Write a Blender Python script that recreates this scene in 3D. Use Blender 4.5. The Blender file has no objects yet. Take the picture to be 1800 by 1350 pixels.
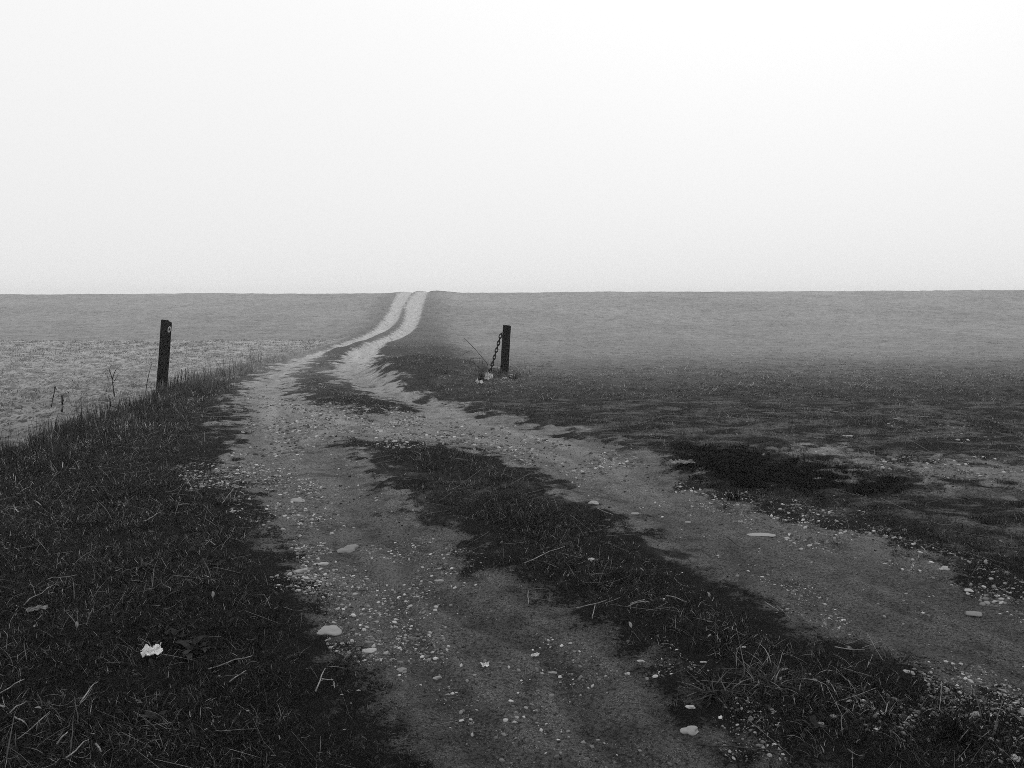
import bpy, bmesh, math, random
import numpy as np
from mathutils import Vector, Matrix, noise as mnoise

rng = np.random.default_rng(11)
random.seed(11)
scene = bpy.context.scene
col = scene.collection

# ------------------------------------------------------------------ camera
CAM_H, FPX, YH = 1.5, 1400.0, 522.0          # eye height, focal length in photo pixels, row of eye level
PITCH = math.atan((675.0 - YH) / FPX)
cam_d = bpy.data.cameras.new('camera')
cam = bpy.data.objects.new('camera', cam_d)
col.objects.link(cam)
cam.location = (0, 0, CAM_H)
cam.rotation_euler = (math.pi / 2 - PITCH, 0, 0)
cam_d.sensor_width = 36.0
cam_d.lens = 36.0 * FPX / 1800.0
cam_d.clip_start = 0.05
cam_d.clip_end = 2000.0
scene.camera = cam

# ------------------------------------------------------------------ world: flat overcast, black-and-white
SUN_EL, SUN_AZ = 42.0, 20.0
world = bpy.data.worlds.new('World')
scene.world = world
world.use_nodes = True
nt = world.node_tree
nt.nodes.clear()
wo = nt.nodes.new('ShaderNodeOutputWorld')
bg = nt.nodes.new('ShaderNodeBackground')
sky = nt.nodes.new('ShaderNodeTexSky')
sky.sky_type = 'NISHITA'
sky.sun_disc = False
sky.sun_elevation = math.radians(SUN_EL)
sky.sun_rotation = math.radians(SUN_AZ)
sky.dust_density = 6.0
bw = nt.nodes.new('ShaderNodeRGBToBW')
tc = nt.nodes.new('ShaderNodeTexCoord')
sx = nt.nodes.new('ShaderNodeSeparateXYZ')
mr = nt.nodes.new('ShaderNodeMapRange')
mr.inputs['From Min'].default_value = 0.0
mr.inputs['From Max'].default_value = 1.0
mr.inputs['To Min'].default_value = 8.15      # cloud brightness at the horizon
mr.inputs['To Max'].default_value = 11.5      # and at the zenith
mx = nt.nodes.new('ShaderNodeMath'); mx.operation = 'MULTIPLY_ADD'
mx.inputs[1].default_value = 0.06
nt.links.new(sky.outputs[0], bw.inputs[0])
nt.links.new(tc.outputs['Generated'], sx.inputs[0])
nt.links.new(sx.outputs['Z'], mr.inputs['Value'])
nt.links.new(bw.outputs[0], mx.inputs[0])
nt.links.new(mr.outputs[0], mx.inputs[2])
nt.links.new(mx.outputs[0], bg.inputs['Color'])
bg.inputs['Strength'].default_value = 0.1
nt.links.new(bg.outputs[0], wo.inputs[0])

sun_d = bpy.data.lights.new('sun', 'SUN')
sun_d.energy = 0.5
sun_d.angle = math.radians(40)
sun_d.color = (1, 1, 1)
sun = bpy.data.objects.new('sun', sun_d)
col.objects.link(sun)
sun.rotation_euler = (math.radians(90 - SUN_EL), 0, math.radians(180 - SUN_AZ))

vs = scene.view_settings
vs.view_transform = 'Standard'
vs.look = 'None'
vs.exposure = 0.0
vs.gamma = 1.0
vs.use_curve_mapping = False
scene.cycles.use_denoising = False
scene.cycles.pixel_filter_type = 'BLACKMAN_HARRIS'
scene.cycles.filter_width = 0.85
scene.cycles.max_bounces = 6
scene.cycles.diffuse_bounces = 2
scene.cycles.volume_bounces = 2
scene.cycles.transparent_max_bounces = 4

# ------------------------------------------------------------------ helpers
def vnoise(x, y, seed=0):
    xi = np.floor(x).astype(np.int64); yi = np.floor(y).astype(np.int64)
    xf = x - xi; yf = y - yi
    u = xf * xf * (3 - 2 * xf); v = yf * yf * (3 - 2 * yf)
    def h(a, b):
        n = (a * 374761393 + b * 668265263 + seed * 1442695041) & 0xFFFFFFFF
        n = ((n ^ (n >> 13)) * 1274126177) & 0xFFFFFFFF
        n = n ^ (n >> 16)
        return (n & 0xFFFFFF) / float(0xFFFFFF)
    return (h(xi, yi) * (1 - u) + h(xi + 1, yi) * u) * (1 - v) + (h(xi, yi + 1) * (1 - u) + h(xi + 1, yi + 1) * u) * v

def fbm(x, y, seed=0, oct=3):
    s = np.zeros_like(x, dtype=float); a = 0.5; t = 0
    for o in range(oct):
        s += a * vnoise(x, y, seed + o * 17); t += a
        x = x * 2.03 + 5.1; y = y * 2.03 + 3.7; a *= 0.5
    return s / t

def sstep(a, b, x):
    t = np.clip((x - a) / (b - a), 0, 1)
    return t * t * (3 - 2 * t)

def sdist(px, py, poly):
    """signed distance to a polygon, positive inside"""
    poly = np.asarray(poly, float)
    d2 = np.full(px.shape, 1e18); inside = np.zeros(px.shape, bool)
    n = len(poly)
    for i in range(n):
        ax, ay = poly[i]; bx, by = poly[(i + 1) % n]
        ex, ey = bx - ax, by - ay
        wx, wy = px - ax, py - ay
        t = np.clip((wx * ex + wy * ey) / (ex * ex + ey * ey + 1e-12), 0, 1)
        d2 = np.minimum(d2, (wx - t * ex) ** 2 + (wy - t * ey) ** 2)
        if ay != by:
            c = ((ay > py) != (by > py)) & (px < ex * (py - ay) / ey + ax)
            inside ^= c
    d = np.sqrt(d2)
    return np.where(inside, d, -d)

# the long profile of the land: level by the gate, a dip behind it, then the hill with its crest
PR = np.array([(-80, 0), (0, 0), (15, 0), (20, -.12), (26, -.43), (34, -.85), (41, -1.03), (46, -.93), (51, -.66),
               (57, -.28), (66, .58), (74, 1.36), (82, 1.93), (90, 1.98), (110, 1.7), (400, -.9)], float)
_py = np.linspace(-80, 400, 4801)
_pz = np.interp(_py, PR[:, 0], PR[:, 1])
_k = np.hanning(61); _k /= _k.sum()
_pz = np.convolve(np.pad(_pz, 30, mode='edge'), _k, mode='valid')

def profile(x, y):
    return np.interp(y, _py, _pz) + 0.0042 * np.clip(x, -60, 60) * sstep(45, 80, y)

def ray(px, py):
    a = (px - 900) / FPX; b = (675 - py) / FPX
    c, s = math.cos(PITCH), math.sin(PITCH)
    return np.array([a, c + b * s, -s + b * c])

def ground_xy(px, py, far=79.0):
    """photo pixel -> where its ray meets the land"""
    r = ray(px, py)
    if py <= 530:
        t = far / r[1]
        return (r[0] * t, r[1] * t)
    ts = np.concatenate([np.arange(1.0, 30, 0.01), np.arange(30, 95, 0.05)])
    z = CAM_H + r[2] * ts
    g = profile(r[0] * ts, r[1] * ts)
    i = np.argmax(z <= g)
    t = ts[i] if z[i] <= g[i] else far
    return (r[0] * t, r[1] * t)

def W(pts):
    return [ground_xy(*p) for p in pts]

# ---- outlines of what lies on the land, read off the photograph and put down on the ground
L_left = [(699, 514), (689, 542), (672, 569), (658, 583), (639, 597), (592, 611), (542, 625), (497, 639), (467, 653), (444, 667),
          (424, 681), (412, 700), (410, 740), (400, 790), (420, 830), (455, 880), (478, 940), (525, 1000), (570, 1050), (585, 1100),
          (600, 1150), (620, 1200), (650, 1250), (690, 1300), (730, 1350), (800, 1480)]
L_right = [(1650, 1480), (1400, 1350), (1270, 1300), (1200, 1250), (1170, 1200), (1130, 1150), (1070, 1100), (940, 1050), (830, 1000),
           (805, 950), (725, 910), (700, 880), (690, 840), (640, 805), (590, 780), (640, 752), (700, 745), (640, 722), (590, 712), (545, 700), (525, 690),
           (508, 679), (503, 667), (517, 653), (539, 639), (567, 625), (622, 611), (661, 597), (683, 583), (697, 569), (710, 542), (724, 514)]
R_left = [(729, 514), (714, 542), (711, 569), (700, 583), (686, 597), (644, 611), (614, 625), (592, 639), (581, 653), (592, 667),
          (611, 681), (650, 695), (720, 712), (690, 724), (610, 735), (590, 760), (640, 772), (800, 778), (900, 803), (960, 836),
          (1020, 872), (1100, 905), (1170, 955), (1250, 1000), (1350, 1050), (1440, 1100), (1590, 1150), (1720, 1200), (1860, 1250), (2100, 1330)]
R_right = [(2300, 1200), (1930, 1095), (1790, 1050), (1660, 1000), (1510, 945), (1340, 895), (1260, 865), (1190, 830), (1150, 800), (1040, 765),
           (900, 735), (817, 712), (745, 699), (706, 684), (672, 667), (655, 653), (655, 639), (664, 625), (678, 611), (714, 597), (729, 583),
           (736, 569), (744, 542), (750, 514)]
def over_crest(first, last, poly):
    a, b = poly[0], poly[-1]
    return [(a[0] - 1.2, 130.0)] + poly + [(b[0] - 1.2, 130.0)]
P_L = over_crest(0, 0, W(L_left + L_right))
P_R = over_crest(0, 0, W(R_left + R_right))
P_STRIP = W([(1430, 790), (1600, 812), (1800, 815), (1990, 832), (1990, 880), (1800, 866), (1680, 852), (1560, 832)])
P_DARK = W([(1170, 800), (1215, 785), (1300, 790), (1420, 808), (1540, 830), (1605, 848), (1560, 866), (1400, 862), (1280, 855), (1200, 832)])
P_PALE = [W([(452, 672), (500, 670), (505, 679), (450, 682)]), W([(628, 680), (700, 672), (712, 684), (640, 690)])]
fb = W([(0, 790), (100, 752), (200, 722), (265, 695), (330, 668), (420, 640), (500, 621), (560, 611), (590, 604)])
P_FIELD = [(-250, -70), (-5.6, -70), (-5.6, 0), (-5.3, 4)] + fb + [(fb[-1][0], 45.0), (-250, 45.0)]
# grass banks that go with the road up the hill
P_BANK = W([(585, 611), (640, 575), (665, 548), (685, 520)]) + [(-10.5, 130), (-5.5, 130)] + W([(765, 520), (775, 545), (790, 580), (815, 625), (835, 655), (760, 690), (690, 690), (560, 640)])

P_STONY = [W(p) for p in ([(380, 800), (440, 760), (560, 850), (600, 960), (640, 1000), (760, 1080), (740, 1150), (620, 1170), (560, 1080), (500, 980), (440, 890)],
                         [(410, 700), (560, 705), (900, 745), (1180, 810), (1100, 850), (960, 815), (800, 775), (560, 775), (420, 800)],
                         [(1180, 840), (1420, 880), (1700, 960), (1830, 1030), (1830, 1070), (1600, 1000), (1400, 945), (1200, 865)],
                         [(1430, 790), (1990, 820), (1990, 875), (1560, 838)], [(1560, 1150), (1680, 1160), (1830, 1230), (1830, 1380), (1720, 1340), (1600, 1240)])]
P_WORN = W([(850, 700), (1200, 698), (1950, 700), (1950, 1010), (1700, 950), (1450, 885), (1200, 825), (1000, 762)])
MOUND = ground_xy(745, 655)

def masks(x, y):
    dl = sdist(x, y, P_L); dr = sdist(x, y, P_R); ds = sdist(x, y, P_STRIP)
    wob = (fbm(x * 2.2, y * 2.2, 3) - .5) * .55 + (fbm(x * 7, y * 7, 7, 3) - .5) * .8
    fade = np.clip(y / 8, .5, 1.2)
    tr = np.maximum(dl, dr) + wob * fade * np.where(y > 25, .3, 1)
    wd = .22 + .009 * np.clip(y, 0, 80)
    track = sstep(-wd, wd, tr)
    strip = sstep(-.5, .25, ds + wob * 2.0)
    # the gravelly stretch where both ruts run together
    field = sstep(-.35, .35, sdist(x, y, P_FIELD) + wob)
    dark = sstep(-.55, .45, sdist(x, y, P_DARK) + wob * 1.0)
    pale = np.zeros_like(x)
    for p in P_PALE:
        pale = np.maximum(pale, sstep(-.15, .15, sdist(x, y, p) + wob * .6))
    return dict(track=np.clip(np.maximum(track, strip), 0, 1), rut=sstep(-.25, .5, np.maximum(dl, dr)), field=field, dark=dark, pale=pale,
                worn=sstep(-.6, .6, sdist(x, y, P_WORN) + wob), band=fbm(np.maximum(dl, dr) * 6.5, (x * .6 + y) * .35, 301, 3),
                bank=sstep(-.5, .5, (sdist(x, y, P_BANK) + wob) / np.clip(y / 16, 1, 4)), dl=dl, dr=dr)

def height(x, y, m):
    z = profile(x, y)
    near = 1 - sstep(30, 55, y)
    z = z - 0.30 * m['field'] * (1 - sstep(26, 44, y))
    z = z - 0.05 * m['rut'] * (1 - .5 * sstep(20, 50, y))
    z = z + (m['band'] - .5) * .055 * m['rut'] * (1 - sstep(12, 25, y))
    z = z + 0.34 * np.exp(-((x - MOUND[0]) / 1.3) ** 2 - ((y - MOUND[1]) / 2.6) ** 2) * (1 - m['rut'])
    z = z + .28 * m['bank'] * sstep(22, 30, y) * (1 - m['rut'])
    g = 1 - m['track']
    z = z + near * ((fbm(x * .8, y * .8, 21) - .5) * .07 * (.35 + .65 * g) + (fbm(x * 4, y * 4, 31) - .5) * .05 * (.25 + .75 * g)
                    + (fbm(x * 15, y * 15, 41, 3) - .5) * .030 * (.55 + .45 * g))
    z = z + m['field'] * ((fbm(x * 3.0, y * 3.0, 55, 3) - .5) * .14 + .035 * np.sin((y * .95 + x * .42 + .25 * fbm(x * .5, y * .5, 57)) * 10.5) * (1 - sstep(24, 40, y)))
    z = z + (1 - near) * ((fbm(x * 1.2, y * 1.2, 61, 3) - .5) * .14 * g + (fbm(x * .12, y * .12, 62, 2) - .5) * .22)
    return z

def gz(x, y):
    xa = np.atleast_1d(np.asarray(x, float)); ya = np.atleast_1d(np.asarray(y, float))
    return height(xa, ya, masks(xa, ya))

def gpt(px, py):
    """photo pixel -> point on the finished ground"""
    x, y = ground_xy(px, py)
    return Vector((x, y, float(gz(x, y)[0])))

def at_depth(px, py, y0):
    r = ray(px, py)
    t = y0 / r[1]
    return Vector((r[0] * t, y0, CAM_H + r[2] * t))

def lin_mesh(name, verts, faces, mat=None, smooth=True):
    me = bpy.data.meshes.new(name)
    me.from_pydata([tuple(v) for v in verts], [], faces)
    if mat: me.materials.append(mat)
    if smooth:
        me.polygons.foreach_set('use_smooth', [True] * len(me.polygons))
    me.update()
    return me

def np_mesh(name, V, F, mat=None, smooth=True):
    """F: list of arrays (n,3) / (n,4)"""
    me = bpy.data.meshes.new(name)
    V = np.asarray(V, np.float32)
    me.vertices.add(len(V)); me.vertices.foreach_set('co', V.ravel())
    loops = np.concatenate([f.ravel() for f in F]).astype(np.int32)
    cnt = np.concatenate([np.full(len(f), f.shape[1], np.int32) for f in F])
    st = np.concatenate([[0], np.cumsum(cnt)[:-1]]).astype(np.int32)
    me.loops.add(len(loops)); me.loops.foreach_set('vertex_index', loops)
    me.polygons.add(len(cnt)); me.polygons.foreach_set('loop_start', st)
    try: me.polygons.foreach_set('loop_total', cnt)
    except Exception: pass
    me.polygons.foreach_set('use_smooth', np.full(len(cnt), smooth))
    me.update(calc_edges=True)
    if mat: me.materials.append(mat)
    return me

def attr(me, name, vals, typ='FLOAT'):
    a = me.attributes.new(name, typ, 'POINT')
    v = np.asarray(vals, np.float32)
    if typ == 'FLOAT': a.data.foreach_set('value', v)
    else: a.data.foreach_set('vector', v.ravel())

def link(name, me, parent=None):
    o = bpy.data.objects.new(name, me)
    col.objects.link(o)
    if parent: o.parent = parent
    return o

def tag(o, label, cat, group=None):
    o['label'] = label; o['category'] = cat
    if group: o['group'] = group
    return o

def empty(name, loc, label, cat, group=None):
    o = bpy.data.objects.new(name, None)
    o.empty_display_size = .1
    col.objects.link(o); o.location = loc
    return tag(o, label, cat, group)

# ------------------------------------------------------------------ materials (all grey: the place is seen in black and white)
class NB:
    def __init__(s, name):
        s.m = bpy.data.materials.new(name); s.m.use_nodes = True
        s.t = s.m.node_tree; s.t.nodes.clear()
        s.out = s.t.nodes.new('ShaderNodeOutputMaterial')
        s.b = s.t.nodes.new('ShaderNodeBsdfPrincipled')
        s.t.links.new(s.b.outputs[0], s.out.inputs[0])
    def n(s, kind, **kw):
        nd = s.t.nodes.new(kind)
        for k, v in kw.items(): setattr(nd, k, v)
        return nd
    def l(s, a, b): s.t.links.new(a, b)
    def val(s, inp, v):
        if hasattr(v, 'links') or hasattr(v, 'is_linked') and not isinstance(v, (int, float)): s.l(v, inp)
        else: inp.default_value = v
    def math(s, op, a, b=0.0, c=0.0, clamp=False):
        nd = s.n('ShaderNodeMath', operation=op, use_clamp=clamp)
        for i, v in enumerate((a, b, c)): s.val(nd.inputs[i], v)
        return nd.outputs[0]
    def mix(s, f, a, b):
        nd = s.n('ShaderNodeMix', data_type='FLOAT')
        s.val(nd.inputs[0], f); s.val(nd.inputs[2], a); s.val(nd.inputs[3], b)
        return nd.outputs[0]
    def noise(s, scale, detail=4, rough=.6, vec=None, dist=0):
        nd = s.n('ShaderNodeTexNoise')
        nd.inputs['Scale'].default_value = scale; nd.inputs['Detail'].default_value = detail
        nd.inputs['Roughness'].default_value = rough; nd.inputs['Distortion'].default_value = dist
        if vec is not None: s.l(vec, nd.inputs['Vector'])
        return nd.outputs[0]
    def ramp(s, v, a, b, lo=0.0, hi=1.0):
        nd = s.n('ShaderNodeMapRange', interpolation_type='SMOOTHSTEP')
        s.val(nd.inputs['Value'], v)
        for k, x in zip(('From Min', 'From Max', 'To Min', 'To Max'), (a, b, lo, hi)): nd.inputs[k].default_value = x
        return nd.outputs[0]
    def at(s, name):
        nd = s.n('ShaderNodeAttribute', attribute_name=name)
        return nd.outputs['Fac']
    def obj(s):
        return s.n('ShaderNodeTexCoord').outputs['Object']
    def bump(s, h, strength, dist):
        nd = s.n('ShaderNodeBump')
        nd.inputs['Strength'].default_value = strength; nd.inputs['Distance'].default_value = dist
        s.l(h, nd.inputs['Height']); s.l(nd.outputs[0], s.b.inputs['Normal'])
    def finish(s, colour, rough=.9, spec=.2):
        cmb = s.n('ShaderNodeCombineColor')
        for i in range(3): s.val(cmb.inputs[i], colour)
        s.l(cmb.outputs[0], s.b.inputs['Base Color'])
        s.val(s.b.inputs['Roughness'], rough)
        s.b.inputs['Specular IOR Level'].default_value = spec
        return s.m

def mat_ground():
    k = NB('ground_soil')
    o = k.n('ShaderNodeNewGeometry').outputs['Position']
    n1 = k.noise(.9, 5, .6, o); n2 = k.noise(7, 6, .65, o); n3 = k.noise(60, 5, .7, o); n4 = k.noise(260, 3, .7, o)
    # bare soil of the ruts
    soil = k.math('MULTIPLY', .060, k.math('ADD', .35, k.math('ADD', k.math('MULTIPLY', n1, .55), k.math('MULTIPLY', n2, .75))))
    soil = k.mix(k.at('vignette_ramp'), soil, k.math('MULTIPLY', soil, 8.5))  # soil colour lifted with distance, so the near end looks vignetted
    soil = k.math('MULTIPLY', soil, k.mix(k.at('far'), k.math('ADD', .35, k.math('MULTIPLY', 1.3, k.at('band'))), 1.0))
    grit = k.ramp(n4, .54, .64)
    soil = k.mix(k.math('MULTIPLY', grit, k.ramp(n2, .34, .55)), soil, k.math('MULTIPLY', soil, 2.9))
    n5 = k.noise(110, 4, .7, o, .4)
    soil = k.mix(k.math('MULTIPLY', k.ramp(n3, .50, .58), k.math('SUBTRACT', 1.0, k.at('far'))), soil, k.math('MULTIPLY', soil, .48))
    soil = k.mix(k.math('MULTIPLY', k.ramp(n5, .52, .58), k.math('SUBTRACT', 1.0, k.at('far'))), soil, k.math('MULTIPLY', soil, .45))
    soil = k.mix(k.ramp(k.noise(2.6, 4, .6, o, .5), .56, .70), soil, k.math('MULTIPLY', soil, .55))
    gs_ = k.math('MULTIPLY', k.at('stony'), k.math('MAXIMUM', k.ramp(k.noise(75, 4, .7, o), .52, .60), k.ramp(k.noise(190, 3, .7, o), .52, .62)))
    soil = k.mix(k.math('MULTIPLY', gs_, .8), soil, k.math('MULTIPLY', k.math('ADD', .08, k.math('MULTIPLY', .22, n4)), k.math('ADD', .6, k.math('MULTIPLY', .9, k.at('mid')))))
    soil = k.mix(k.math('MULTIPLY', k.at('pale'), k.ramp(n2, .35, .6)), soil, .26)
    # dark humus under the turf
    turf = k.math('MULTIPLY', k.math('ADD', .008, k.math('MULTIPLY', .014, k.at('mid'))), k.math('ADD', .3, k.math('ADD', k.math('MULTIPLY', n2, .7), k.math('MULTIPLY', n3, .7))))
    wn = k.n('ShaderNodeMapping'); wn.inputs['Scale'].default_value = (.7, 1.4, 1); k.l(o, wn.inputs[0])
    ws = k.noise(2.2, 5, .68, wn.outputs[0], .3)
    turf = k.mix(k.math('MULTIPLY', k.at('worn'), k.math('MULTIPLY', k.ramp(ws, .44, .6), k.ramp(n3, .36, .56))), turf, k.math('MULTIPLY', .20, n3))
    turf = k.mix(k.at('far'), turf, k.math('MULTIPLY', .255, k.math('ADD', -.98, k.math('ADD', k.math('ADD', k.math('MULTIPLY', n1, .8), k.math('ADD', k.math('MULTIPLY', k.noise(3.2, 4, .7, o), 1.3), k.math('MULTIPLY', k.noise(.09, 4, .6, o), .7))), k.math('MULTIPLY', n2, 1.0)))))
    # the harvested field
    st = k.math('MULTIPLY', .21, k.math('ADD', -.10, k.math('ADD', k.math('MULTIPLY', n2, 1.1), k.math('MULTIPLY', n3, .9))))
    st = k.math('MULTIPLY', st, k.ramp(k.noise(2.4, 5, .7, o, .6), .36, .62, .6, 1.3))
    st = k.mix(k.math('MULTIPLY', k.ramp(k.noise(9, 5, .75, o, .8), .50, .42), k.math('SUBTRACT', 1.15, k.at('far'))), st, .06)
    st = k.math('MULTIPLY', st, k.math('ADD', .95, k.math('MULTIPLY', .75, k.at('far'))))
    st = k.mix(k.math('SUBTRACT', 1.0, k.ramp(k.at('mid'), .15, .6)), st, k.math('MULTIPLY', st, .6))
    turf = k.mix(k.math('MULTIPLY', k.at('bank'), k.ramp(k.at('ydist'), 14, 60, .95, .5)), turf, .035)
    turf = k.mix(k.at('field'), turf, st)
    turf = k.mix(k.at('dark'), turf, .003)
    turf = k.mix(k.math('MULTIPLY', k.at('bare'), k.ramp(n2, .38, .55)), turf, k.math('MULTIPLY', soil, .75))
    e = k.math('ADD', k.at('track'), k.math('MULTIPLY', k.math('SUBTRACT', 1.0, k.math('MULTIPLY', .75, k.at('far'))), k.math('ADD', k.math('MULTIPLY', k.math('SUBTRACT', n3, .5), 2.2), k.math('MULTIPLY', k.math('SUBTRACT', n2, .5), 1.5))))
    c = k.mix(k.ramp(e, .35, .62), turf, soil)
    k.bump(k.math('ADD', k.math('MULTIPLY', n3, .7), k.math('MULTIPLY', n4, .35)), .9, .018)
    return k.finish(c, .95, .02)

def mat_blade():
    k = NB('grass_blade')
    r = k.n('ShaderNodeObjectInfo').outputs['Random']
    t = k.at('tone')
    it = k.n('ShaderNodeAttribute', attribute_name='itone', attribute_type='INSTANCER').outputs['Fac']
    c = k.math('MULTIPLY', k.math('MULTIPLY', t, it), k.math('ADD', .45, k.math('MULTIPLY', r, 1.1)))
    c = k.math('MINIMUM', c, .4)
    return k.finish(c, .8, .03)

def mat_stone(name, lo, hi):
    k = NB(name)
    o = k.obj(); r = k.n('ShaderNodeObjectInfo').outputs['Random']
    base = k.mix(k.math('POWER', r, 1.7), lo, hi)
    n2 = k.noise(30, 5, .7, o); n3 = k.noise(140, 3, .6, o)
    c = k.math('MULTIPLY', base, k.math('ADD', .5, k.math('ADD', k.math('MULTIPLY', n2, .65), k.math('MULTIPLY', n3, .35))))
    k.bump(n2, .4, .004)
    return k.finish(c, .9, .08)

def mat_plain(name, a, b, scale=60, rough=.8, spec=.2, vec_scale=None):
    k = NB(name)
    o = k.obj()
    if vec_scale:
        mp = k.n('ShaderNodeMapping'); mp.inputs['Scale'].default_value = vec_scale
        k.l(o, mp.inputs[0]); o = mp.outputs[0]
    n1 = k.noise(scale, 5, .65, o)
    c = k.mix(k.ramp(n1, .3, .7), a, b)
    k.bump(n1, .5, .004)
    return k.finish(c, rough, spec)

M_ground = mat_ground()
M_blade = mat_blade()
M_stone = mat_stone('pale_stone', .10, .46)
M_grey = mat_stone('grey_stone', .05, .18)
M_rock = mat_stone('field_stone', .18, .36)
M_crumb = mat_stone('soil_crumb', .006, .06)
M_wood = mat_plain('weathered_oak', .003, .012, 30, .95, .02, (6, 6, .5))
M_woodpale = mat_plain('bare_split_wood', .08, .2, 40, .9, .1, (5, 5, .5))
M_iron = mat_plain('rusty_iron', .004, .015, 80, .9, .05)
M_straw = mat_plain('dry_straw', .07, .26, 50, .8, .2)
M_twig = mat_plain('dark_twig', .015, .05, 50, .9, .1)
M_stalk = mat_plain('dead_weed_stalk', .008, .03, 60, .9, .1)
M_paper = mat_plain('crumpled_white_paper', .42, .8, 30, .7, .2)
M_plastic = mat_plain('dirty_white_sheeting', .35, .75, 18, .5, .4)
M_conc = mat_plain('old_concrete', .2, .45, 25, .9, .1)
M_leaf = mat_plain('dull_leaf', .008, .03, 20, .8, .05)
M_zinc = mat_plain('zinc_eye', .14, .4, 60, .6, .4)

# ------------------------------------------------------------------ the land: one sheet, fine in front, coarse around
ROWS = np.concatenate([np.linspace(-60, 0.6, 14), np.geomspace(1.0, 100, 960), np.geomspace(102, 260, 30)])
wr = np.maximum(ROWS, 0) + .8
side = np.geomspace(1, 100, 22)[1:]
U = np.linspace(-.95, .95, 560)
NX = len(U) + 2 * len(side)
X = np.zeros((len(ROWS), NX)); Y = np.repeat(ROWS[:, None], NX, 1)
for i, w in enumerate(wr):
    e = .95 * w
    s = e + (250 - e) * (side - 1) / 99.0
    X[i] = np.concatenate([-s[::-1], U * w, s])
xs, ys = X.ravel(), Y.ravel()
mk = masks(xs, ys)
zs = height(xs, ys, mk)
V = np.stack([xs, ys, zs], 1)
nr = len(ROWS)
idx = np.arange(nr * NX).reshape(nr, NX)
quads = np.stack([idx[:-1, :-1], idx[:-1, 1:], idx[1:, 1:], idx[1:, :-1]], -1).reshape(-1, 4)
qm = {k: mk[k][quads].mean(1) for k in ('track', 'field')}
qy = ys[quads].mean(1)
is_track = qm['track'] > .5
is_field = (~is_track) & (qm['field'] > .5)
is_hill = (~is_track) & (~is_field) & (qy > 45)
is_verge = ~(is_track | is_field | is_hill)
vignette_ramp = np.interp(ys, [2.5, 4, 6, 10, 16, 30, 60], [0, .03, .11, .30, .50, .60, .62])  # vignette painted into the soil colour: dark near the camera, paler farther off
stony = np.zeros_like(xs)
for _p in P_STONY: stony = np.maximum(stony, sstep(-.3, .4, sdist(xs, ys, _p) + (fbm(xs * 3, ys * 3, 19) - .5) * .9))
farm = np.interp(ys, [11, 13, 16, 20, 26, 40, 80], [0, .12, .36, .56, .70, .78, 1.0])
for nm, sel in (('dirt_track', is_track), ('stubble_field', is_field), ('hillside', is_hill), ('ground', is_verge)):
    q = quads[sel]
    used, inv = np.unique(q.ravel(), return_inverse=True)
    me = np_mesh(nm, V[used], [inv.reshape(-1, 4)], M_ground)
    for a, v in (('track', mk['track']), ('field', mk['field']), ('dark', mk['dark']), ('pale', mk['pale']), ('vignette_ramp', vignette_ramp), ('far', farm), ('mid', np.interp(ys, [3, 6, 12, 25], [0, .3, .8, 1.])), ('bank', mk['bank']), ('ydist', ys), ('worn', mk['worn']), ('band', mk['band']), ('stony', stony), ('bare', sstep(.52, .60, fbm(xs * 1.3, ys * 1.3, 93)) * sstep(-1.7, -1.2, np.minimum(mk['dl'], mk['dr'])) * .4 * sstep(3.8, 5.0, ys) * (1 - sstep(6.2, 7.2, ys)) * (1 - mk['dark']))):
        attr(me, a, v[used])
    o = link(nm, me)
    o['kind'] = 'structure'

# ------------------------------------------------------------------ the fog
hz = NB('fog')
hz.t.nodes.remove(hz.b)
pv = hz.n('ShaderNodeVolumePrincipled')
pv.inputs['Color'].default_value = (.92, .92, .92, 1)
pv.inputs['Density'].default_value = .0021
pv.inputs['Anisotropy'].default_value = .2
hz.l(pv.outputs[0], hz.out.inputs['Volume'])
x0, x1, y0, y1, zb, zt = -255., 255., -64., 265., -3.2, 4.0
hv = [(x, y, z) for z in (zb, zt) for x, y in ((x0, y0), (x1, y0), (x1, y1), (x0, y1))]
hf = [(3, 2, 1, 0), (4, 5, 6, 7), (0, 1, 5, 4), (1, 2, 6, 5), (2, 3, 7, 6), (3, 0, 4, 7)]
haze = link('haze', lin_mesh('haze', hv, hf, hz.m, False))
haze['kind'] = 'stuff'

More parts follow.
